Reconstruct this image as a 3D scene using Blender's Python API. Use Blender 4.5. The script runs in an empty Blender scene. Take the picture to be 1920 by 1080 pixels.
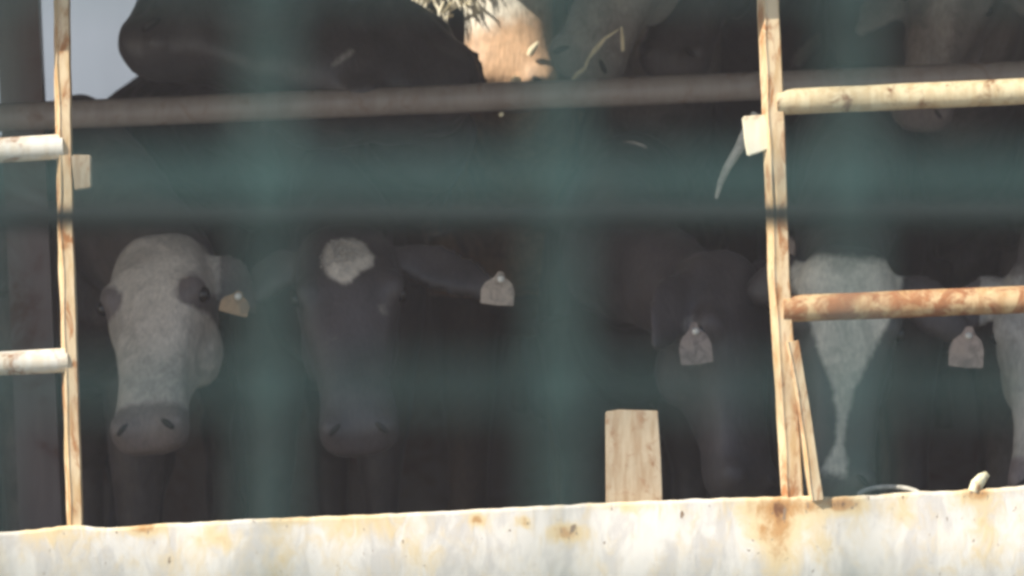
import bpy, bmesh, math, random
import numpy as np
from mathutils import Vector, Matrix, noise

random.seed(7)
R = math.radians
sc = bpy.context.scene
C = sc.collection

# ------------------------------------------------------------------ camera
D = 14.0            # camera to the ship's side
K = 0.0011          # metres per photo pixel at the ship's side
CZ = 1.7            # eye height above the quay
cam_d = bpy.data.cameras.new('camera')
cam = bpy.data.objects.new('camera', cam_d); C.objects.link(cam)
cam.location = (0, -D, CZ); cam.rotation_euler = (R(90), 0, 0)
cam_d.sensor_width = 36.0
cam_d.lens = 36.0 * D / (1920 * K)
cam_d.clip_start = 0.05; cam_d.clip_end = 5000
cam_d.dof.use_dof = True
cam_d.dof.focus_distance = D - 1.3
APERTURE = 0.043
cam_d.dof.aperture_blades = 4; cam_d.dof.aperture_rotation = R(45)
cam_d.dof.aperture_fstop = (cam_d.lens / 1000) / APERTURE
sc.camera = cam

# ------------------------------------------------------------------ light
SUN = Vector((-0.70, -0.40, 0.60)).normalized()     # towards the sun
el = math.asin(SUN.z); az = math.atan2(SUN.x, SUN.y)
w = bpy.data.worlds.new('World'); sc.world = w; w.use_nodes = True
nt = w.node_tree; nt.nodes.clear()
sky = nt.nodes.new('ShaderNodeTexSky'); sky.sky_type = 'NISHITA'; sky.sun_disc = False
sky.sun_elevation = el; sky.sun_rotation = az
bg = nt.nodes.new('ShaderNodeBackground'); bg.inputs[1].default_value = 0.12
out = nt.nodes.new('ShaderNodeOutputWorld')
nt.links.new(sky.outputs[0], bg.inputs[0]); nt.links.new(bg.outputs[0], out.inputs[0])
sd = bpy.data.lights.new('sun', 'SUN'); sd.energy = 5.0; sd.angle = R(0.5); sd.color = (1.0, 0.93, 0.82)
so = bpy.data.objects.new('sun', sd); C.objects.link(so); so.location = (-8, -8, 12)
so.rotation_euler = SUN.to_track_quat('Z', 'Y').to_euler()
vs = sc.view_settings
vs.view_transform = 'Standard'; vs.look = 'None'; vs.gamma = 1; vs.exposure = 0.45
sc.cycles.use_denoising = True
sc.cycles.max_bounces = 7; sc.cycles.diffuse_bounces = 5; sc.cycles.glossy_bounces = 3
sc.cycles.sample_clamp_indirect = 6
sc.cycles.filter_width = 2.6

# ------------------------------------------------------------------ helpers
def W(px, py, y=0.0):
    """the point of the place that the photo shows at (px, py), y metres behind the ship's side"""
    s = K * (D + y) / D
    return Vector(((px - 960) * s, y, CZ + (540 - py) * s))

def tag(o, label=None, cat=None, group=None, kind=None):
    if label: o['label'] = label
    if cat: o['category'] = cat
    if group: o['group'] = group
    if kind: o['kind'] = kind
    return o

def empty(name, loc):
    o = bpy.data.objects.new(name, None); C.objects.link(o); o.location = loc
    o.empty_display_size = 0.1
    return o

def link(name, me, mat, parent=None, smooth=False):
    if mat is not None:
        me.materials.clear(); me.materials.append(mat)
    if smooth:
        me.polygons.foreach_set('use_smooth', [True] * len(me.polygons))
    o = bpy.data.objects.new(name, me); C.objects.link(o)
    if parent is not None:
        o.parent = parent
        o.matrix_parent_inverse = Matrix.Translation(-parent_world(parent))
    return o

def parent_world(p):
    v = p.location.copy()
    while p.parent is not None:
        v = v + 0 * v; p = p.parent
    return v

def pydata(name, vs_, fs):
    me = bpy.data.meshes.new(name); me.from_pydata([tuple(v) for v in vs_], [], fs); me.validate(); me.update()
    return me

def frame_of(d):
    d = d.normalized(); up = Vector((0, 0, 1)) if abs(d.z) < 0.9 else Vector((0, 1, 0))
    s = d.cross(up).normalized(); return s, s.cross(d).normalized()

def tube_data(pts, rad, n=14, base=0, wob=0.0):
    """verts, faces of a closed tube along pts; rad a number or list"""
    V, F = [], []
    m = len(pts)
    rr = rad if isinstance(rad, (list, tuple)) else [rad] * m
    s = None
    for i, p in enumerate(pts):
        d = (pts[min(i + 1, m - 1)] - pts[max(i - 1, 0)]).normalized()
        if s is None: s, u = frame_of(d)
        else:
            s = (s - d * s.dot(d)).normalized(); u = s.cross(d)
        for k in range(n):
            a = 2 * math.pi * k / n
            q = 1.0
            if wob: q += wob * noise.noise(Vector((p.x * 14 + math.cos(a), p.y * 14 + math.sin(a), p.z * 14)))
            V.append(p + (s * math.cos(a) + u * math.sin(a)) * rr[i] * q)
    for i in range(m - 1):
        for k in range(n):
            a, b = base + i * n + k, base + i * n + (k + 1) % n
            F.append((a, b, b + n, a + n))
    F.append(tuple(base + k for k in range(n - 1, -1, -1)))
    F.append(tuple(base + (m - 1) * n + k for k in range(n)))
    return V, F

def tube(name, pts, rad, mat, parent=None, n=14, wob=0.0):
    V, F = tube_data(pts, rad, n, 0, wob)
    F = F[:-2]; m = len(V)                      # flat ends with vertices of their own
    a, b = V[:n], V[-n:]
    V = V + [v.copy() for v in a] + [v.copy() for v in b]
    F += [tuple(m + k for k in range(n - 1, -1, -1)), tuple(m + n + k for k in range(n))]
    return link(name, pydata(name, V, F), mat, parent, True)

def lerp_pts(a, b, n):
    return [a.lerp(b, i / (n - 1)) for i in range(n)]

def prism(name, poly, t, mat, parent=None, bevel=0.0):
    """poly: front outline (list of Vectors, roughly in an x-z plane), extruded t metres along +y"""
    n = len(poly)
    V = [p.copy() for p in poly] + [p + Vector((0, t, 0)) for p in poly]
    F = [tuple(range(n)), tuple(range(2 * n - 1, n - 1, -1))]
    for i in range(n):
        j = (i + 1) % n
        F.append((j, i, i + n, j + n))
    me = pydata(name, V, F)
    bm = bmesh.new(); bm.from_mesh(me)
    bmesh.ops.recalc_face_normals(bm, faces=bm.faces)
    if bevel:
        bmesh.ops.bevel(bm, geom=list(bm.edges), offset=bevel, segments=2, affect='EDGES', clamp_overlap=True)
    bm.to_mesh(me); bm.free()
    return link(name, me, mat, parent)

def box(name, lo, hi, mat, parent=None, rot=None):
    bm = bmesh.new(); bmesh.ops.create_cube(bm, size=1)
    lo, hi = Vector(lo), Vector(hi)
    for v in bm.verts:
        v.co = Vector([(lo[i] + hi[i]) / 2 + v.co[i] * (hi[i] - lo[i]) for i in range(3)])
        if rot is not None: v.co = rot @ v.co
    me = bpy.data.meshes.new(name); bm.to_mesh(me); bm.free()
    return link(name, me, mat, parent)

# ------------------------------------------------------------------ materials
def nodes(name):
    m = bpy.data.materials.new(name); m.use_nodes = True
    n = m.node_tree.nodes; l = m.node_tree.links
    b = n['Principled BSDF']
    return m, n, l, b

def mixc(n, l, fac, a, b):
    x = n.new('ShaderNodeMix'); x.data_type = 'RGBA'
    for key, v in ((0, fac), (6, a), (7, b)):
        if hasattr(v, 'links') or hasattr(v, 'is_linked'): l.new(v, x.inputs[key])
        elif key == 0: x.inputs[0].default_value = v
        else: x.inputs[key].default_value = (*v, 1)
    return x.outputs[2]

def noise_tex(n, l, scale, detail=5, rough=0.6, stretch=None, dist=0.0, obj=True):
    tc = n.new('ShaderNodeTexCoord'); t = n.new('ShaderNodeTexNoise')
    t.inputs['Scale'].default_value = scale; t.inputs['Detail'].default_value = detail
    t.inputs['Roughness'].default_value = rough; t.inputs['Distortion'].default_value = dist
    if stretch:
        mp = n.new('ShaderNodeMapping'); mp.inputs['Scale'].default_value = stretch
        l.new(tc.outputs['Object'], mp.inputs[0]); l.new(mp.outputs[0], t.inputs['Vector'])
    else: l.new(tc.outputs['Object'], t.inputs['Vector'])
    return t.outputs[0]

def ramp(n, l, src, a, b, smooth=True):
    r = n.new('ShaderNodeMapRange'); r.interpolation_type = 'SMOOTHSTEP' if smooth else 'LINEAR'
    r.inputs[1].default_value = a; r.inputs[2].default_value = b
    l.new(src, r.inputs[0]); return r.outputs[0]

def mth(n, l, op, a, b=None):
    x = n.new('ShaderNodeMath'); x.operation = op
    for i, v in enumerate((a, b)):
        if v is None: continue
        if isinstance(v, (int, float)): x.inputs[i].default_value = v
        else: l.new(v, x.inputs[i])
    return x.outputs[0]

def bump(n, l, b, h, strength, dist=0.005):
    x = n.new('ShaderNodeBump'); x.inputs['Strength'].default_value = strength; x.inputs['Distance'].default_value = dist
    l.new(h, x.inputs['Height']); l.new(x.outputs[0], b.inputs['Normal'])

def rusty_paint(name, paint, stain, rust, amount, scale=9.0, stretch=(1, 1, 1), streak=(3, 3, .5)):
    """old paint, stained, with rust breaking through"""
    m, n, l, b = nodes(name)
    a = noise_tex(n, l, scale, 6, .65, stretch, .6)
    s = noise_tex(n, l, scale * .8, 4, .6, streak)
    c = mixc(n, l, ramp(n, l, s, .38, .68), paint, stain)
    k = ramp(n, l, a, .56 - amount, .76 - amount)
    r2 = noise_tex(n, l, 60, 3)
    rc = mixc(n, l, r2, rust, tuple(x * 1.9 for x in rust))
    c = mixc(n, l, k, c, rc)
    l.new(c, b.inputs['Base Color'])
    l.new(ramp(n, l, k, -.8, 1.2), b.inputs['Roughness'])
    bump(n, l, b, a, .35)
    return m

def grimy(name, col, dirt):
    m, n, l, b = nodes(name)
    t = noise_tex(n, l, 38, 6, .7, None, .8)
    l.new(mixc(n, l, ramp(n, l, t, .42, .64), col, dirt), b.inputs['Base Color'])
    b.inputs['Roughness'].default_value = .55
    return m

def plain(name, col, rough=.6, var=.25, scale=12, bmp=.15, metal=0.0):
    m, n, l, b = nodes(name)
    t = noise_tex(n, l, scale, 5)
    l.new(mixc(n, l, ramp(n, l, t, .3, .7), tuple(x * (1 - var) for x in col), tuple(min(1, x * (1 + var)) for x in col)), b.inputs['Base Color'])
    b.inputs['Roughness'].default_value = rough; b.inputs['Metallic'].default_value = metal
    if bmp: bump(n, l, b, t, bmp)
    return m

M = {}
M['stanchion'] = rusty_paint('stanchion_paint', (.72, .57, .36), (.56, .37, .175), (.26, .115, .042), .10, 19, (1.5, 1.5, .6), (2.4, 2.4, .6))
M['pipe_white'] = rusty_paint('white_pipe_paint', (.82, .78, .68), (.74, .64, .48), (.24, .12, .06), .06, 22)
M['pipe_cream'] = rusty_paint('cream_pipe_paint', (.70, .60, .38), (.56, .43, .24), (.16, .08, .035), .06, 20)
M['pipe_rust'] = rusty_paint('rusted_pipe_paint', (.66, .48, .26), (.50, .29, .13), (.24, .105, .045), .17, 20)
M['bracket'] = rusty_paint('bracket_paint', (.88, .85, .70), (.82, .74, .50), (.22, .11, .05), .05, 9)
M['stub'] = rusty_paint('stub_paint', (.48, .39, .27), (.38, .27, .165), (.20, .11, .055), .04, 26, (1, 1, 1))
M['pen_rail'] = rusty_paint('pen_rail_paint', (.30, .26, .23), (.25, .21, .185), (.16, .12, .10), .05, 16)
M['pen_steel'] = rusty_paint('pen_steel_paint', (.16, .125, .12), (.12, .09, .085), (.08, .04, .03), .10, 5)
M['deck'] = plain('wet_deck', (.06, .05, .04), .5, .4, 6)
M['ceiling'] = rusty_paint('unseen_deckhead_paint', (.45, .44, .42), (.36, .32, .28), (.16, .08, .05), .08, 3)
M['bulkhead_dark'] = rusty_paint('dark_bulkhead', (.20, .17, .165), (.15, .12, .115), (.10, .05, .04), .1, 2)
M['bulkhead_grey'] = rusty_paint('grey_bulkhead', (.31, .345, .39), (.28, .31, .35), (.2, .19, .18), -.10, 2)
M['fence'] = plain('green_fence_coating', (.056, .116, .108), .45, .12, 30, .05)
M['quay_rail'] = plain('dark_rail_paint', (.006, .005, .0055), .9, .2, 20, .1)
M['concrete'] = plain('quay_concrete', (.30, .29, .27), .9, .2, 1.5, .2)
M['rope'] = plain('pale_rope', (.50, .47, .40), .9, .2, 80, .4)
M['glint'] = plain('pale_glint', (.75, .66, .45), .7, .15, 60, .2)
M['hook'] = rusty_paint('hook_paint', (.78, .74, .52), (.66, .58, .34), (.3, .14, .06), .05, 20)
M['eye'] = plain('dark_eye', (.010, .008, .007), .12, .1, 20, 0)
M['nostril'] = plain('wet_nostril', (.012, .009, .009), .5, .1, 20, 0)
M['tag_y'] = grimy('ear_tag_plastic', (.52, .42, .33), (.30, .24, .19))
M['tag_p'] = grimy('pink_ear_tag_plastic', (.42, .32, .27), (.22, .17, .15))
M['tag_o'] = grimy('amber_ear_tag_plastic', (.38, .24, .13), (.22, .15, .09))
M['tag_pin'] = plain('ear_tag_pin', (.75, .72, .64), .4, .1, 30, 0)

def water_mat():
    m, n, l, b = nodes('harbour_water')
    b.inputs['Base Color'].default_value = (.02, .045, .05, 1); b.inputs['Roughness'].default_value = .08
    bump(n, l, b, noise_tex(n, l, 2.2, 4), .5, .08)
    return m

# ------------------------------------------------------------------ setting
TH = R(2.6)                                       # the ship lies 2.6 degrees out of level
ROT = Matrix.Translation((0, 0, CZ)) @ Matrix.Rotation(-TH, 4, 'Y')   # ship frame: origin behind the eye line
def S(x, y, z): return ROT @ Vector((x, y, z))

def sheet(name, x0, x1, y0, y1, z, mat):
    return tag(link(name, pydata(name, [(x0, y0, z), (x1, y0, z), (x1, y1, z), (x0, y1, z)], [(0, 1, 2, 3)]), mat), kind='structure')

tag(box('quay', (-140, -140, -3), (140, -1.6, 0), M['concrete']), kind='structure')
sheet('water', -140, 140, -1.65, 140, -1.4, water_mat())

FLOOR = -0.87                                     # ship frame
CEIL = 0.86
tag(box('ship_deck', (-5, .03, FLOOR - .05), (5, 4.59, FLOOR), M['deck'], None, ROT), kind='structure')
fb = empty('far_bulkhead', S(0, 4.6, FLOOR)); tag(fb, kind='structure')       # open to the far side at the upper left
box('bulkhead_plate', (-5, 4.6, -1.6), (5, 4.65, .47), M['bulkhead_dark'], fb, ROT)
box('bulkhead_plate', (-.35, 4.6, .47), (5, 4.65, CEIL - .003), M['bulkhead_dark'], fb, ROT)
# the deck above, in plates round an opening added to sun the tan cow
HX0, HX1, HY0, HY1 = -.64, -.17, 1.28, 1.52
ceil_parts = [(-5, HX0, -.10, 4.65), (HX1, 5, -.10, 4.65), (HX0, HX1, -.10, HY0), (HX0, HX1, HY1, 4.65)]
cl = empty('unseen_upper_deck', S(0, 0, CEIL)); tag(cl, kind='structure')
for (x0, x1, y0, y1) in ceil_parts:
    box('unseen_deck_plate', (x0, y0, CEIL), (x1, y1, CEIL + .03), M['ceiling'], cl, ROT)
box('unseen_deck_edge', (-5, -.13, CEIL - .12), (5, -.103, CEIL + .06), M['ceiling'], cl, ROT)  # unseen edge, dropped and hung out to shade the lowered heads
for s, n_ in ((-1, 'left'), (1, 'right')):
    tag(box('bulkhead_' + n_, (s * 5 - .03, .05, -1.6), (s * 5 + .03, 4.58, CEIL - .01), M['bulkhead_dark'], None, ROT), kind='structure')

# ------------------------------------------------------------------ bulwark
def bulwark():
    m, n, l, b = nodes('white_hull_paint')
    at = n.new('ShaderNodeAttribute'); at.attribute_name = 'rust'
    a1 = noise_tex(n, l, 24, 8, .68, (1.2, 1, .7), .8)
    a2 = noise_tex(n, l, 9, 7, .66, (1.5, 1, .6), .5)
    a3 = noise_tex(n, l, 70, 4, .6, (1, 1, .6), .5)
    paint = mixc(n, l, ramp(n, l, a2, .42, .60), (.84, .80, .725), (.66, .625, .575))
    e = mth(n, l, 'ADD', at.outputs['Fac'], mth(n, l, 'MULTIPLY', mth(n, l, 'SUBTRACT', a1, .5), 1.3))
    c = mixc(n, l, ramp(n, l, mth(n, l, 'ADD', e, .12), .05, .60), paint, (.80, .64, .38))
    c = mixc(n, l, ramp(n, l, e, .42, .88), c, (.56, .31, .12))
    c = mixc(n, l, ramp(n, l, e, .85, 1.15), c, (.20, .085, .035))
    sp = mth(n, l, 'ADD', a3, mth(n, l, 'MULTIPLY', at.outputs['Fac'], .10))
    c = mixc(n, l, ramp(n, l, sp, .67, .72), c, (.30, .21, .14))
    l.new(c, b.inputs['Base Color']); b.inputs['Roughness'].default_value = .55
    bump(n, l, b, a1, .4, .004)
    top = [(0, 998), (60, 994), (130, 984), (200, 990), (280, 984), (480, 973), (700, 965), (960, 952), (1140, 943),
           (1300, 936), (1500, 930), (1590, 931), (1640, 928), (1720, 922), (1800, 920), (1920, 911)]
    def top_y(px):
        if px <= 0: return 998 - px * .045
        if px >= 1920: return 911 - (px - 1920) * .045
        for (a, ya), (c_, yc) in zip(top, top[1:]):
            if a <= px <= c_: return ya + (yc - ya) * (px - a) / (c_ - a)
    blobs = [(270, 992, 34, 12, .75), (410, 1010, 28, 20, .55), (520, 1040, 26, 60, .30), (560, 975, 50, 12, .35),
             (895, 975, 12, 9, .95), (700, 985, 50, 22, .32), (100, 1000, 55, 18, .35), (983, 978, 9, 8, .9), (1062, 998, 26, 15, .95),
             (640, 1000, 20, 60, .25), (1450, 985, 40, 45, .62), (1500, 950, 90, 16, .62), (1465, 1060, 22, 80, .40), (1585, 945, 30, 12, .55),
             (1540, 1010, 30, 40, .30), (1690, 960, 25, 26, .35), (1835, 928, 26, 14, .80), (1840, 975, 18, 40, .30),
             (1425, 997, 7, 7, .9), (140, 1035, 40, 40, .15), (1180, 950, 40, 10, .35), (780, 1040, 30, 40, .2), (1860, 1010, 50, 40, .12), (330, 1060, 60, 40, .15)]
    V, F, Rr = [], [], []
    xs = [-4200, -3400, -2600, -1800, -1000, -600, -300, -120] + list(range(-60, 1990, 12)) + [2060, 2240, 2600, 3000, 3700, 4500, 5300, 6100]
    rows = [0, 3, 8, 14, 22, 32, 44, 58, 74, 92, 112, 135, 160, 190, 260, 420, 700, 1200, 1900, 2400]
    nx = len(xs)
    for side in (0, 1):
        for j, dr in enumerate(rows):
            for px in xs:
                ty = top_y(px)
                nz = noise.noise(Vector((px * .035, 3.1, 0))) * 2.0 + noise.noise(Vector((px * .12, 7.7, 0))) * 1.0
                py = ty + (nz if dr < 30 else 0) + dr
                p = W(px, py, 0.0)
                dent = noise.noise(Vector((px * .004, py * .006, 1))) * .008
                edge = .004 if j == 0 else 0
                p.y = (dent + edge) if side == 0 else dent + .022 - edge
                V.append(p)
                r = 0.0
                for (bx, by, sx, sy, am) in blobs:
                    q = ((px - bx) / sx) ** 2 + ((py - by) / sy) ** 2
                    if q < 9: r += am * math.exp(-q * .7)
                r += .18 * math.exp(-dr / 6)
                Rr.append(r)
    o2 = nx * len(rows)
    for j in range(len(rows) - 1):
        for i in range(nx - 1):
            a = j * nx + i
            F.append((a, a + nx, a + nx + 1, a + 1))
            a += o2; F.append((a, a + 1, a + nx + 1, a + nx))
    for i in range(nx - 1):
        F.append((i, i + 1, o2 + i + 1, o2 + i))
    me = bpy.data.meshes.new('bulwark'); me.from_pydata([tuple(v) for v in V], [], F); me.update()
    me.attributes.new('rust', 'FLOAT', 'POINT').data.foreach_set('value', Rr)
    o = link('bulwark', me, m, None, True)
    tag(o, 'white painted steel side of the ship with rust stains along its top edge', 'ship side')
bulwark()

# ------------------------------------------------------------------ outer railings
def bar(name, pts, wid, dep, mat, parent, wob=.06, n=60, seed=0):
    """a flat steel bar through pts (front centre line), uneven edges; its left edge turned to the light"""
    P = []
    tot = sum((b - a).length for a, b in zip(pts, pts[1:]))
    for i in range(n):
        s = tot * i / (n - 1)
        for a, b in zip(pts, pts[1:]):
            L = (b - a).length
            if s <= L + 1e-6 or b is pts[-1]:
                P.append(a.lerp(b, min(1, s / L))); break
            s -= L
    V, F = [], []
    for i, p in enumerate(P):
        d = (P[min(i + 1, n - 1)] - P[max(0, i - 1)]).normalized()
        x = Vector((0, -1, 0)).cross(d).normalized()
        if x.x < 0: x = -x
        f = i / (n - 1)
        wi = (wid[0] + (wid[1] - wid[0]) * f) / 2 if isinstance(wid, tuple) else wid / 2
        j1 = 1 + wob * 2 * noise.noise(Vector((seed, p.z * 13, 0))); j2 = 1 + wob * 2 * noise.noise(Vector((seed + 9, p.z * 13, 4)))
        # an L section: a web seen from the front with a returned flange on the sun's side
        g = .5 * noise.noise(Vector((seed + 5, p.z * 5, 2)))
        ch = -.40 + .22 * noise.noise(Vector((seed + 2, p.z * 9, 6)))
        sec = [(-1 * j1, .016), (ch, -.011), (ch + .10, -.010), (ch + .24, -.009 + .016 * max(0, 2.2 * g - .30)), (ch + .42, -.009), (.88 * j2, -.009), (1 * j2, -.004), (1 * j2, dep), (-1 * j1, dep)]
        if dep < .02: sec = [(u, min(v, dep * .6) if v < dep else v) for (u, v) in sec]
        for (u, v) in sec: V.append(p + x * u * wi + Vector((0, v, 0)))
    q = len(sec)
    for i in range(n - 1):
        for k in range(q):
            a, b = i * q + k, i * q + (k + 1) % q
            F.append((a, b, b + q, a + q))
    F.append(tuple(range(q - 1, -1, -1))); F.append(tuple((n - 1) * q + k for k in range(q)))
    me = pydata(name, V, F)
    bm = bmesh.new(); bm.from_mesh(me); bmesh.ops.recalc_face_normals(bm, faces=bm.faces); bm.to_mesh(me); bm.free()
    return link(name, me, mat, parent)

# left railing
rl = empty('ship_railing', W(140, 984, .01))
tag(rl, 'rusty cream railing at the left edge of the picture, one upright with two white pipes', 'railing')
bar('upright', [W(112, -260, .012), W(116, 120, .012), W(122, 420, .012), W(131, 700, .012), W(140, 992, .012)], .034, .03, M['stanchion'], rl, .06, 90, 3)
tube('rail', [p for p in lerp_pts(W(-1500, 372, .022), W(119, 275, .022), 60)], .0265, M['pipe_white'], rl, 18, .03)
tube('rail', [p for p in lerp_pts(W(-1500, 762, .022), W(128, 675, .022), 60)], .0255, M['pipe_white'], rl, 18, .03)
prism('bracket', [W(133, 290, -.013), W(171, 291, -.013), W(172, 352, -.013), W(140, 357, -.013)][::-1], .03, M['stub'], rl, .003)
# right railing
rr_ = empty('ship_railing', W(1490, 928, .01))
tag(rr_, 'rusty ochre railing right of the picture centre with upright, slanted brace and two pipes', 'railing')
bar('upright', [W(1436, -260, .012), W(1441, 20, .012), W(1452, 250, .012), W(1461, 520, .012), W(1476, 760, .012), W(1486, 936, .012)], (.046, .044), .03, M['stanchion'], rr_, .03, 90, 21)
tube('rail', [p for p in lerp_pts(W(1456, 192, .022), W(3300, 108, .022), 60)], .0275, M['pipe_cream'], rr_, 18, .04)
tube('rail', [p for p in lerp_pts(W(1468, 579, .022), W(3300, 508, .022), 60)], .0285, M['pipe_rust'], rr_, 18, .04)
bar('brace', [W(1484, 640, -.002), W(1502, 740, -.002), W(1531, 938, -.002)], .030, .012, M['stanchion'], rr_, .08, 40, 33)
prism('bracket', [W(1392, 218, .015), W(1440, 214, .015), W(1444, 280, .015), W(1402, 294, .015), W(1397, 268, .015)][::-1], .05, M['bracket'], rr_, .003)

# stub of a cut upright on the bulwark
st = [W(1135, 772, .03), W(1160, 768, .03), W(1234, 770, .03), W(1240, 860, .03), W(1243, 948, .03), W(1136, 950, .03)]
tag(prism('cut_upright', st[::-1], .025, M['stub'], None, .002), 'short tan stub of a cut flat post standing on the white ship side', 'post')

# hook, loop and lump on the bulwark edge
tag(tube('mooring_hook', [W(1826, 922, .01), W(1832, 908, .01), W(1842, 897, .01), W(1850, 892, .01), W(1854, 895, .01)], [.013, .014, .012, .009, .004], M['hook'], None, 12, .15),
    'small pale pointed metal hook sticking up from the ship side at the right', 'hook')
lp = []
for i in range(25):
    a = math.pi * i / 24
    lp.append(W(1668 - 58 * math.cos(a), 930 - 17 * math.sin(a), .05 + .05 * math.sin(a)))
tag(tube('rope_loop', lp, .0055, M['rope'], None, 8, .1), 'flat grey rope loop lying on the ship side edge near the hook', 'rope')

# ------------------------------------------------------------------ pen
pr = empty('pen_rail', S(0, .95, FLOOR)); tag(pr, 'long dull brown pipe rail in the shade that runs above the lowered heads', 'rail')
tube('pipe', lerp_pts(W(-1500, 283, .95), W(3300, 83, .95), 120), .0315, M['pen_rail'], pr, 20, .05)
for px in (-700, 2500):
    a = W(px, 248 - px * .0417, .95)
    tube('post', [Vector((a.x, a.y, a.z - .01)), Vector((a.x, a.y, S(a.x, 0, FLOOR).z))], .03, M['pen_rail'], pr, 14)
bx = W(60, 0, 1.35).x
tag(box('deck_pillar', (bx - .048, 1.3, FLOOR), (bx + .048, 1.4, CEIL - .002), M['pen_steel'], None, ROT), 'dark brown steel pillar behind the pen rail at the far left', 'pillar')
# pale panel at the back, lit from the open far side
tag(box('back_panel', (-4.5, 8.0, -1.6), (.2, 8.06, 2.2), M['bulkhead_grey'], None, ROT), 'pale blue grey wall showing through the gap left of the black cow on the rail', 'panel')

# ------------------------------------------------------------------ cattle
def superring(c, s, u, hw, hf, hb, n=26, p=2.4):
    out = []
    for k in range(n):
        a = 2 * math.pi * k / n
        ca, sa = math.cos(a), math.sin(a)
        x = math.copysign(abs(ca) ** (2 / p), ca) * hw
        y = math.copysign(abs(sa) ** (2 / p), sa) * (hf if sa > 0 else hb)
        out.append(c + s * x + u * y)
    return out

class Shells:
    def __init__(self): self.V, self.F = [], []
    def loft(self, rings):
        n = len(rings[0]); b = len(self.V)
        for r in rings: self.V += r
        for i in range(len(rings) - 1):
            for k in range(n):
                a, c = b + i * n + k, b + i * n + (k + 1) % n
                self.F.append((a, c, c + n, a + n))
        self.F.append(tuple(b + k for k in range(n - 1, -1, -1)))
        self.F.append(tuple(b + (len(rings) - 1) * n + k for k in range(n)))
    def tube(self, pts, rad, n=12):
        V, F = tube_data(pts, rad, n, len(self.V)); self.V += V; self.F += F
    def ball(self, c, ax, n=10):
        rings = []
        for i in range(1, n):
            t = math.pi * i / n
            rings.append([c + ax[0] * math.sin(t) * math.cos(2 * math.pi * k / 14) + ax[1] * math.sin(t) * math.sin(2 * math.pi * k / 14) + ax[2] * math.cos(t) for k in range(14)])
        self.loft(rings)

def hide_mat(name, dark, white, nose, rough=.55, edge=.35, mottle=.35, patch=.35, jag=1.2):
    m, n, l, b = nodes(name)
    am = n.new('ShaderNodeAttribute'); am.attribute_name = 'mark'
    an = n.new('ShaderNodeAttribute'); an.attribute_name = 'nose'
    t1 = noise_tex(n, l, 26, 7, .7, None, .6); t2 = noise_tex(n, l, 6, 4); t3 = noise_tex(n, l, 90, 3, .6, (1, 1, .25))
    lo = mixc(n, l, ramp(n, l, t2, .35, .65), tuple(x * (1 - mottle) for x in dark), tuple(x * (1 + mottle) for x in dark))
    t4 = noise_tex(n, l, 11, 6, .65, None, .8)
    hi = mixc(n, l, ramp(n, l, t4, .40, .66), white, tuple(x * (1 - patch) for x in white))
    e = mth(n, l, 'ADD', am.outputs['Fac'], mth(n, l, 'MULTIPLY', mth(n, l, 'SUBTRACT', t1, .5), jag))
    c = mixc(n, l, ramp(n, l, e, -edge, edge), lo, hi)
    en = mth(n, l, 'ADD', an.outputs['Fac'], mth(n, l, 'MULTIPLY', mth(n, l, 'SUBTRACT', t1, .5), .5))
    c = mixc(n, l, ramp(n, l, en, -.15, .15), c, nose)
    t5 = noise_tex(n, l, 150, 4, .7, (1, 1, .3), .3)
    hs = n.new('ShaderNodeHueSaturation'); l.new(ramp(n, l, t5, .2, .8, False), hs.inputs['Value']); l.new(c, hs.inputs['Color'])
    l.new(mth(n, l, 'ADD', mth(n, l, 'MULTIPLY', ramp(n, l, t5, .25, .75, False), .6), .7), hs.inputs['Value'])
    l.new(hs.outputs[0], b.inputs['Base Color']); b.inputs['Roughness'].default_value = rough
    b.inputs['Sheen Weight'].default_value = .08; b.inputs['Sheen Roughness'].default_value = .5
    bump(n, l, b, t3, .5, .004)
    return m

HEAD = [(-.035, .045, .020, .050), (-.015, .080, .040, .075), (.02, .100, .055, .095), (.08, .112, .068, .120), (.15, .119, .072, .150), (.21, .110, .068, .160),
        (.28, .090, .060, .135), (.35, .077, .052, .105), (.41, .078, .047, .085), (.46, .087, .044, .076), (.495, .086, .032, .068), (.517, .066, .012, .050), (.527, .035, -.002, .03)]
TORSO = [(-.16, .07, .10, -.06), (-.10, .12, .18, -.04), (0, .165, .26, -.01), (.2, .20, .31, 0), (.5, .22, .33, -.01), (.9, .235, .33, -.01), (1.2, .215, .29, .02), (1.42, .16, .23, .05), (1.52, .07, .12, .08)]

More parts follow.
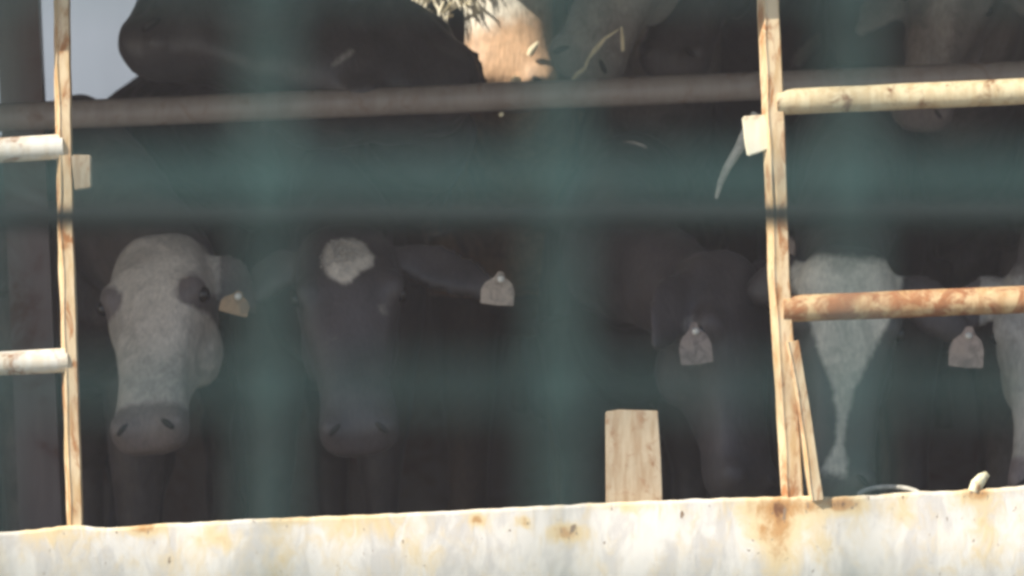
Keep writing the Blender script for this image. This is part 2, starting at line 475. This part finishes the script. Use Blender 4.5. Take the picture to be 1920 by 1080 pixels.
def cow(label, coat, poll, muzzle, body, heading, face=(0, -1, 0), ears=((-1, -.1, -.15), (1, -.1, -.15)), ear_len=(.19, .19),
        mark=None, nose=.41, scale=1.0, eyes=True, tags=(), tuft=None, group='cattle behind the pen rail', neck_r=1.0, ear_w=1.0, voxel=.0115, stand=0.0, lump=1.0, dark_legs=False):
    a = (muzzle - poll).normalized()
    k = scale * (muzzle - poll).length / .52 if scale < 0 else scale
    n = Vector(face); n = (n - a * n.dot(a)).normalized()
    lt = n.cross(a).normalized()
    if lt.x < 0: lt = -lt
    sh = Shells()
    # head
    sh.loft([superring(poll + a * t * k, lt, n, hw * k, hf * k, hb * k) for (t, hw, hf, hb) in HEAD])
    for s in (-1, 1):
        sh.ball(poll + (a * .145 + lt * s * .092 + n * .040) * k, (a * .042 * k, lt * .034 * k, n * .030 * k))     # brow
        sh.ball(poll + (a * .475 + lt * s * .052 + n * .022) * k, (a * .034 * k, lt * .036 * k, n * .026 * k))     # nostril wing
        sh.ball(poll + (a * .22 + lt * s * .070 - n * .085) * k, (a * .085 * k, lt * .042 * k, n * .070 * k))      # jaw
    # ears
    roots = []
    for s, ed, el_ in ((-1, ears[0], ear_len[0]), (1, ears[1], ear_len[1])):
        root = poll + (a * .035 + lt * s * .085 - n * .02) * k
        e = Vector(ed).normalized()
        wd = e.cross(n)
        if wd.length < .2: wd = e.cross(a)
        wd.normalize(); tn = wd.cross(e).normalized()
        prof = [(0, .024, .022), (.12, .030, .020), (.3, .052, .016), (.5, .060, .014), (.7, .052, .013), (.88, .030, .012), (1.0, .012, .010)]
        rings = []
        for (f, ww, tt) in prof:
            c = root + e * f * el_ + Vector((0, 0, -.05 * f * f))
            rings.append(superring(c, wd, tn, ww * ear_w, tt, tt, 16, 2))
        sh.loft(rings); roots.append((root, e, el_, wd, tn))
    # body
    b = Vector((heading[0], heading[1], 0)).normalized(); side = Vector((-b.y, b.x, 0)); up = Vector((0, 0, 1))
    fl = S(body.x, body.y, FLOOR).z
    ctr = Vector((body.x, body.y, fl + 1.0 + stand))
    sh.loft([superring(ctr - b * s + up * dz, side, up, hw, hh, hh * 1.05, 26, 2.3) for (s, hw, hh, dz) in TORSO])
    for (s, sd_, hind) in ((.12, 1, 0), (.12, -1, 0), (1.25, 1, 1), (1.25, -1, 1)):
        base = ctr - b * s + side * sd_ * .13
        g = fl + .0
        if hind:
            pts = [base + up * -.05, base + b * .06 - up * .33, base - b * .10 + up * (fl + .47 - base.z), base - b * .04 + up * (fl + .12 - base.z), base - b * .01 + up * (g - base.z)]
            rad = [.13, .10, .050, .038, .050]
        else:
            pts = [base - up * .10, base - up * .36, base + up * (fl + .42 - base.z), base + up * (fl + .12 - base.z), base + b * .02 + up * (g - base.z)]
            rad = [.11, .075, .052, .036, .050]
        sh.tube(pts, rad)
    tl = ctr - b * 1.5 + up * .18
    sh.tube([tl, tl - b * .07 - up * .1, tl - b * .09 - up * .5, tl - b * .08 - up * .75], [.035, .025, .016, .030], 8)
    # neck
    p0 = ctr - b * .12 + up * .10; p3 = poll + (a * .06 - n * .07) * k
    dist = (p3 - p0).length
    p1 = p0 + b * dist * .45 + up * .04; p2 = p3 + (-n * .55 - a * .35).normalized() * dist * .38
    rings = []
    for i in range(12):
        t = i / 11
        c = p0 * (1 - t) ** 3 + p1 * 3 * t * (1 - t) ** 2 + p2 * 3 * t * t * (1 - t) + p3 * t ** 3
        dv = ((p1 - p0) * (1 - t) ** 2 + (p2 - p1) * 2 * t * (1 - t) + (p3 - p2) * t * t).normalized()
        s1 = lt - dv * lt.dot(dv) * 1.0
        s1 = s1.normalized() if s1.length > .1 else side
        u1 = s1.cross(dv).normalized()
        rw = (.15 * (1 - t) + .082 * t) * neck_r; rh = (.27 * (1 - t) + .105 * t) * neck_r
        rings.append(superring(c, s1, u1, rw, rh, rh, 24, 2.1))
    sh.loft(rings)
    me = bpy.data.meshes.new('tmp'); me.from_pydata([tuple(v) for v in sh.V], [], sh.F); me.update()
    bm = bmesh.new(); bm.from_mesh(me); bmesh.ops.recalc_face_normals(bm, faces=bm.faces); bm.to_mesh(me); bm.free()
    to = bpy.data.objects.new('tmp', me); C.objects.link(to)
    r = to.modifiers.new('r', 'REMESH'); r.mode = 'VOXEL'; r.voxel_size = voxel; r.adaptivity = 0.0
    sm = to.modifiers.new('s', 'SMOOTH'); sm.factor = .5; sm.iterations = 3
    dg = bpy.context.evaluated_depsgraph_get()
    nm = bpy.data.meshes.new_from_object(to.evaluated_get(dg))
    bpy.data.objects.remove(to); bpy.data.meshes.remove(me)
    nm.name = 'cow_body'
    co = np.empty(len(nm.vertices) * 3, np.float32); nm.vertices.foreach_get('co', co); co = co.reshape(-1, 3)
    no = np.empty(len(nm.vertices) * 3, np.float32); nm.vertices.foreach_get('normal', no); no = no.reshape(-1, 3)
    dsp = np.array([.011 * noise.noise(Vector((x * 6, y * 6, z * 6 + body.x))) + .0045 * noise.noise(Vector((x * 17, y * 17, z * 9))) for x, y, z in co.tolist()], np.float32)
    co = co + no * dsp[:, None] * lump
    nm.vertices.foreach_set('co', co.ravel()); nm.update()
    d = (co - np.array(poll, np.float32)) / k
    T, U, Fv = d @ np.array(a), d @ np.array(lt), d @ np.array(n)
    near = (np.abs(T - .2) < .42) & (np.abs(U) < .16) & (Fv > -.26)
    mk = np.full(len(T), -1.0, np.float32)
    if mark is not None: mk = np.asarray(mark(T, U, Fv, near, co), np.float32)
    ns = np.where(near & (Fv > -.12), np.clip((T - nose) * 12, -1, 1), -1).astype(np.float32)
    if dark_legs: ns = np.where(co[:, 2] < fl + .85, 1.0, ns).astype(np.float32)      # legs and lower body take the dark nose colour
    nm.attributes.new('mark', 'FLOAT', 'POINT').data.foreach_set('value', mk)
    nm.attributes.new('nose', 'FLOAT', 'POINT').data.foreach_set('value', ns)
    root = empty('cow', (body.x, body.y, fl)); tag(root, label, 'cow', group)
    link('body', nm, coat, root, True)
    if eyes:
        for s in (-1, 1):
            c = poll + (a * .160 + lt * s * .116 + n * .034) * k
            s2 = Shells(); s2.ball(c, (a * .019 * k, lt * .014 * k, n * .017 * k), 12)
            link('eye', pydata('eye', s2.V, s2.F), M['eye'], root, True)
    for s in (-1, 1):
        c = poll + (a * .488 + lt * s * .050 + n * .036) * k
        s2 = Shells(); s2.ball(c, ((a * .6 + lt * s * .5).normalized() * .019 * k, lt * .010 * k, n * .012 * k), 8)
        link('nostril', pydata('nostril', s2.V, s2.F), M['nostril'], root, True)
    for tg in tags: ear_tag(root, *tg)
    if tuft: forelock(root, poll, a, lt, n, k, coat, tuft)
    return root

def ear_tag(parent, px, py, y, wpx, hpx, ang, mat, tilt=0.0):
    """a tag hanging from a stem: shoulders narrow to a neck at the top"""
    s = K * (D + y) / D
    w2, h = wpx * s / 2, hpx * s
    o = W(px, py, y)
    out = [(-.98, -.50), (.0, -.53), (1.0, -.50), (.99, -.06), (.80, .17), (.38, .33), (.24, .50), (-.10, .50), (-.28, .33), (-.80, .14), (-1.0, -.08)]
    rot = Matrix.Rotation(R(ang), 3, 'Y') @ Matrix.Rotation(R(tilt), 3, 'Z')
    P = [o + rot @ Vector((x * w2, .003 * math.sin(x * 3), z * h)) for (x, z) in out]
    t = prism('ear_tag', P, .004, mat, parent, .0012)
    c = o + rot @ Vector((w2 * .08, -.003, h * .27))
    s2 = Shells(); s2.ball(c, (Vector((.008, 0, 0)), Vector((0, 0, .008)), Vector((0, .006, 0))), 8)
    link('pin', pydata('pin', s2.V, s2.F), M['tag_pin'], t, True)

def forelock(parent, poll, a, lt, n, k, coat, spec):
    """curly hair on the forehead: tapered strands standing off the hide"""
    t0, t1, u0, u1, cnt, ln, mat = spec[:7]; r = spec[7] if len(spec) > 7 else .0015
    V, F = [], []
    rnd = random.Random(int(abs(poll.x) * 1000))
    for i in range(cnt):
        while True:
            p_, q_ = rnd.gauss(0, .5), rnd.gauss(0, .5)
            if p_ * p_ + q_ * q_ < 1: break
        t, u = (t0 + t1) / 2 + p_ * (t1 - t0) / 2, (u0 + u1) / 2 + q_ * (u1 - u0) / 2
        base = poll + (a * t + lt * u + n * (.045 + .02 * max(-.8, 1 - (u / .11) ** 2))) * k
        d = (n * rnd.uniform(.3, 1.0) + a * rnd.uniform(-.2, 1.1) + lt * rnd.uniform(-.7, .7)).normalized()
        g = (a * 1.0 + n * rnd.uniform(-.3, .4) + lt * rnd.uniform(-.6, .6)).normalized()
        L = ln * rnd.uniform(.5, 1.1)
        s, q = frame_of(d); b = len(V)
        p1 = base + d * L * .55; p2 = p1 + g * L * .5
        for p, rr in ((base - d * .012, r), (p1, r * .8)):
            for m_ in range(3):
                an = 2.094 * m_; V.append(p + (s * math.cos(an) + q * math.sin(an)) * rr)
        V.append(p2)
        for m_ in range(3):
            j = (m_ + 1) % 3
            F.append((b + m_, b + j, b + 3 + j, b + 3 + m_)); F.append((b + 3 + m_, b + 3 + j, b + 6))
    o = link('forelock', pydata('forelock', V, F), mat, parent)
    o['kind'] = 'stuff'

BLACK = (.055, .050, .052)
hair_white = plain('white_hair', (.50, .46, .40), .7, .2, 40, 0)
hair_cream = plain('cream_hair', (.78, .72, .55), .7, .12, 40, 0)
gl = 1.0
def sstep(x, a, b): 
    t = np.clip((x - a) / (b - a), 0, 1); return t * t * (3 - 2 * t)

# A: pale face, lower left
def mk_a(T, U, Fv, near, co):
    m = np.where(near, .75 - np.clip((-.01 - T) * 14, 0, 2) - np.clip((np.abs(U) - .118) * 60, 0, 1.2), -.6)
    eye = ((T - .160) / .036) ** 2 + ((np.abs(U) - .098) / .036) ** 2
    m = m - np.where(near, 1.9 * np.exp(-eye), 0)
    m = m - np.where(near, .55 * np.exp(-((U - .01) / .03) ** 2) * np.exp(-((T - .04) / .08) ** 2), 0)
    return m
cow('pale grey faced cow with dark eye patches and an amber ear tag', hide_mat('hide_pale', (.10, .08, .074), (.54, .475, .40), (.17, .135, .12), patch=.34),
    W(303, 468, .98), W(284, 800, .72), Vector((-.98, 1.62, 0)), (.16, -1), (-.26, -1, .10), ((-.4, .9, -.1), (1, -.15, -.42)), (.12, .14), mk_a, .43,
    tags=((442, 567, .78, 56, 44, 14, M['tag_o']),))

# B: black with a white forehead patch
def mk_b(T, U, Fv, near, co):
    q = ((T - .088) / .062) ** 2 + ((U - .002) / .056) ** 2
    m = np.where(near & (Fv > -.03), 1.0 - 1.0 * q - .8 * np.clip((U - .0) / .03, 0, 1) * np.clip((T - .105) / .03, 0, 1.2), -1)
    f = np.where(near & (Fv > -.05), .80 * np.exp(-((T - .21) / .05) ** 2 - ((U - .075) / .035) ** 2) + .70 * np.exp(-((T - .27) / .05) ** 2 - ((U + .04) / .05) ** 2), 0)
    m = np.maximum(m, -1 + f)
    return np.clip(m, -1, .9)
cow('black cow with square white patch on its forehead and a pale tag on its ear', hide_mat('hide_black_star', (.050, .041, .040), (.66, .58, .48), (.070, .056, .056), .5),
    W(645, 450, .94), W(672, 830, .70), Vector((-.42, 1.75, 0)), (.12, -1), (.05, -1, .12), ((-1, .2, -.25), (1, -.05, -.12)), (.17, .26), mk_b, .40,
    tags=((934, 540, .76, 66, 62, 5, M['tag_y'], 15),), tuft=(.03, .125, -.06, .05, 160, .018, hair_white))

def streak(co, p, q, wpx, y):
    """1 along a pale stripe from p to q"""
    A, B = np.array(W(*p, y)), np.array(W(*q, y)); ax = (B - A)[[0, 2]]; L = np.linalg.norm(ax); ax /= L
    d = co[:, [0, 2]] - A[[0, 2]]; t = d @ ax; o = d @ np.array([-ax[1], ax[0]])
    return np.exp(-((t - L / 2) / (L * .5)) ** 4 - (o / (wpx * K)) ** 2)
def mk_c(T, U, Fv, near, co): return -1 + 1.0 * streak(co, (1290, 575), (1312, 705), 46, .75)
# C: dark, head turned, tag hanging before its ear
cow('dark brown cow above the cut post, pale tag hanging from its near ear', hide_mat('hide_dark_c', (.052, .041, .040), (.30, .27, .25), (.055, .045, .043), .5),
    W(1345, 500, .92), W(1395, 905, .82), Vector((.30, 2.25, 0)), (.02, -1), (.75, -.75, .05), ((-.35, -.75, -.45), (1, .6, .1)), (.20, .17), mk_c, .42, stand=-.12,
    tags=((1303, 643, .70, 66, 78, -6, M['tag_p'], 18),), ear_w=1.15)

# D: white blaze narrowing to the muzzle
def mk_d(T, U, Fv, near, co):
    hw = np.interp(T, [-.05, .02, .10, .17, .24, .30, .37, .41, .45, .50], [.125, .125, .105, .074, .046, .020, .008, .008, .022, .034])
    off = np.interp(T, [0, .2, .4, .5], [-.004, -.002, -.004, -.014])
    m = np.where(near & (Fv > -.05), np.minimum(.95, (hw - np.abs(U - off)) / .016) - np.clip((.022 - T) * 40, 0, 2), -1)
    return np.clip(m, -1, .95)
cow('dark cow with a wide white blaze that narrows to its muzzle, beside the slanted brace', hide_mat('hide_blaze', (.052, .042, .040), (.74, .68, .56), (.10, .08, .078), .5, .5, jag=1.6),
    W(1592, 492, .82), W(1572, 930, .72), Vector((.80, 1.85, 0)), (-.02, -1), (.02, -1, .05), ((-1, .4, .1), (1, -.05, -.42)), (.15, .20), mk_d, .475,
    tags=((1813, 650, .70, 70, 76, 4, M['tag_p'], -24),))

# E: pale face cut by the right edge of the photo
def mk_e(T, U, Fv, near, co): return np.where(near, .7 - np.clip((.08 - T) * 12, 0, 2), -.7)
cow('pale faced cow cut off by the right edge of the picture', hide_mat('hide_pale_e', (.11, .09, .085), (.46, .43, .38), (.20, .16, .15)),
    W(1975, 505, .86), W(1962, 880, .76), Vector((1.36, 1.7, 0)), (-.1, -1), (-.12, -1, .05), ((-1, .1, -.3), (1, 0, -.3)), (.17, .17), mk_e, .43)

def mk_f(T, U, Fv, near, co): return -1 + 1.15 * streak(co, (675, 90), (612, 138), 14, 1.1)  # glint of light on the black hide, put into its coat colour
def mk_i(T, U, Fv, near, co): return -1 + 1.5 * streak(co, (1545, 58), (1478, 135), 20, 1.9)  # likewise a light glint painted into the dark coat
# F: black, head lying along the rail, muzzle to the left
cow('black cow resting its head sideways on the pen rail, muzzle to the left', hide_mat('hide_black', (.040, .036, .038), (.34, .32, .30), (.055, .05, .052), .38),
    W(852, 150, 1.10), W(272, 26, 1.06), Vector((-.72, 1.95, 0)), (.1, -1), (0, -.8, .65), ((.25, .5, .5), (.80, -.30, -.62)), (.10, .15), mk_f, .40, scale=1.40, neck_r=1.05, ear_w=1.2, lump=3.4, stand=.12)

# G: tan face with a sunlit white forelock
def mk_g(T, U, Fv, near, co): return np.where(near, .45 - np.clip((T - .350 + .25 * np.clip(U, -.05, .1)) * 16, -1, 2.5), -.8)
cow('tan faced cow with a sunlit white forelock between the black and the grey cow', hide_mat('hide_tan', (.48, .31, .185), (.82, .77, .64), (.12, .075, .05), .6, .4, .45),
    W(945, -335, 1.76), W(955, 100, 1.62), Vector((.02, 2.85, 0)), (0, -1), (-.05, -1, .25), ((-1, .3, -.1), (1, .4, .2)), (.12, .1), mk_g, .485, stand=.10,
    tuft=(.24, .37, -.20, -.02, 110, .060, hair_cream, .0042), scale=1.32, lump=.6, dark_legs=True)

# H: grey brown head right of it
def mk_h(T, U, Fv, near, co): return np.where(near, .1, -.4)
cow('grey brown cow behind the rail, just right of the tan cow', hide_mat('hide_grey', (.20, .18, .165), (.34, .31, .28), (.20, .18, .165), .6),
    W(1262, -215, 1.30), W(1098, 110, 1.14), Vector((.36, 2.4, 0)), (-.02, -1), (-.10, -1, .3), ((-1, .3, .3), (1, .4, .2)), (.12, .1), mk_h, .47, stand=.10)

# I: dark mass before the right upright
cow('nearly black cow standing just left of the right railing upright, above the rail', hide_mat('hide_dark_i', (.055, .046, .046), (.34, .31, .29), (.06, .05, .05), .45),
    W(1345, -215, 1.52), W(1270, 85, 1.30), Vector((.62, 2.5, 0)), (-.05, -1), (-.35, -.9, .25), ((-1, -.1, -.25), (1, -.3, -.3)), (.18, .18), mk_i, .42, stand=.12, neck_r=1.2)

# J: brown grey head over the rail at the right
def mk_j(T, U, Fv, near, co):
    return np.where(near, .55 - np.abs(U) / .07 - np.clip((.06 - T) * 10, 0, 1), -.7)
cow('brown grey cow whose muzzle shows below the upper pipe at the right', hide_mat('hide_brown', (.16, .135, .122), (.36, .315, .285), (.13, .105, .095), .6),
    W(1800, -85, 1.26), W(1722, 225, 1.12), Vector((1.06, 2.3, 0)), (-.05, -1), (-.12, -1, .35), ((-1, -.2, -.7), (1, -.1, -.35)), (.20, .2), mk_j, .45, stand=.02, neck_r=1.1, scale=.82)

# ------------------------------------------------------------------ small pale strands
def strand(name, pts, rad, mat, label, cat, y):
    P = [W(px, py, y) for px, py in pts]
    return tag(tube(name, P, rad, mat, None, 8, .2), label, cat)
strand('hanging_rope', [(1418, 212), (1404, 240), (1384, 282), (1362, 318), (1350, 345), (1343, 372)], [.010, .012, .011, .009, .007, .004], M['rope'],
       'frayed pale rope end hanging from the bracket on the right upright', 'rope', .34)

strand('glint', [(992, 104), (997, 95), (1003, 87), (1010, 78)], [.006, .0085, .0065, .002], M['glint'], 'short bright straw shape for a sunlit edge beside the tan cow, slanting', 'glint', 1.54)  # these pale strands stand in for sunlit edges and dots
strand('glint', [(958, 160), (963, 156), (970, 150), (977, 147)], [.004, .0115, .0115, .004], M['glint'], 'round bright straw shape for a sunlit dot, lowest of those just above the pen rail', 'glint', 1.54)
strand('glint', [(936, 218), (940, 214), (944, 212)], [.003, .006, .003], M['glint'], 'tiny bright straw shape for a sunlit dot just under the pen rail', 'glint', .90)
strand('glint', [(1072, 150), (1082, 140), (1096, 128), (1103, 110), (1117, 92), (1134, 72), (1160, 55)], [.002, .006, .004, .003, .006, .004, .0015], M['glint'],
       'long thin pale straw shape for a sunlit edge, bent across the muzzle of the grey brown cow', 'glint', 1.05)
strand('glint', [(1165, 50), (1167, 70), (1168, 96)], [.002, .0045, .004], M['glint'], 'short upright pale straw shape for a sunlit edge beside the long bent one', 'glint', 1.05)

# ------------------------------------------------------------------ quay side: guard rail and fence
qy = -8.4
qr = empty('quay_guard_rail', (0, qy, 0)); tag(qr, 'thin dark horizontal bar crossing the picture between fence and ship', 'guard rail')
tube('bar', lerp_pts(W(-2200, 421, qy), W(4100, 397, qy), 30), .0088, M['quay_rail'], qr, 14)
for px in (-900, 2900):
    p = W(px, 408, qy)
    tube('post', [Vector((p.x, p.y, -.0)), Vector((p.x, p.y, p.z - .0))], .022, M['quay_rail'], qr, 12)

fy = -D + 2.15                      # the fence stands 2.15 m before the camera
fn = empty('wire_fence', (0, fy, 0))
tag(fn, 'green wire mesh fence close to the camera, wholly out of focus', 'fence')
def fw(px, py): return W(px, py, fy)
px_v = [-40 + 547 * i for i in range(-9, 14)]
px_h = [-42 + 384 * i for i in range(-9, 12)]      # the 342 wire is a thick one
zt, zb = fw(0, min(px_h)).z, .03
x0, x1 = fw(px_v[0], 0).x, fw(px_v[-1], 0).x
RV, RH = .0030, .0045
for px in px_v:
    x = fw(px, 0).x
    tube('vertical_wire', [Vector((x, fy, zb)), Vector((x, fy, zt))], RV, M['fence'], fn, 8)
zs = [fw(0, p).z for p in px_h]
z = zs[-1]
while z - .066 > .05: z -= .066; zs.append(z)
for i, z in enumerate(zs):
    rh = RH if i % 2 == 0 else RH * .5          # thick and thin wires take turns
    tube('horizontal_wire', [Vector((x0, fy - RV - rh, z)), Vector((x1, fy - RV - rh, z))], rh, M['fence'], fn, 8)
for x in (x0 - .03, x1 + .03):
    tube('post', [Vector((x, fy, 0)), Vector((x, fy, zt + .05))], .025, M['fence'], fn, 14)

# ------------------------------------------------------------------ added lens haze
hz = box('veil', (-150, -150, -4), (150, 150, 4.4), None); hz['kind'] = 'stuff'  # uniform volume added to lift the darks, imitating lens glare
m = bpy.data.materials.new('lens_veil'); m.use_nodes = True
n = m.node_tree.nodes; n.clear()
pv = n.new('ShaderNodeVolumePrincipled'); pv.inputs['Color'].default_value = (1.0, .92, .92, 1); pv.inputs['Density'].default_value = .0025
om = n.new('ShaderNodeOutputMaterial'); m.node_tree.links.new(pv.outputs[0], om.inputs['Volume'])
hz.data.materials.append(m)
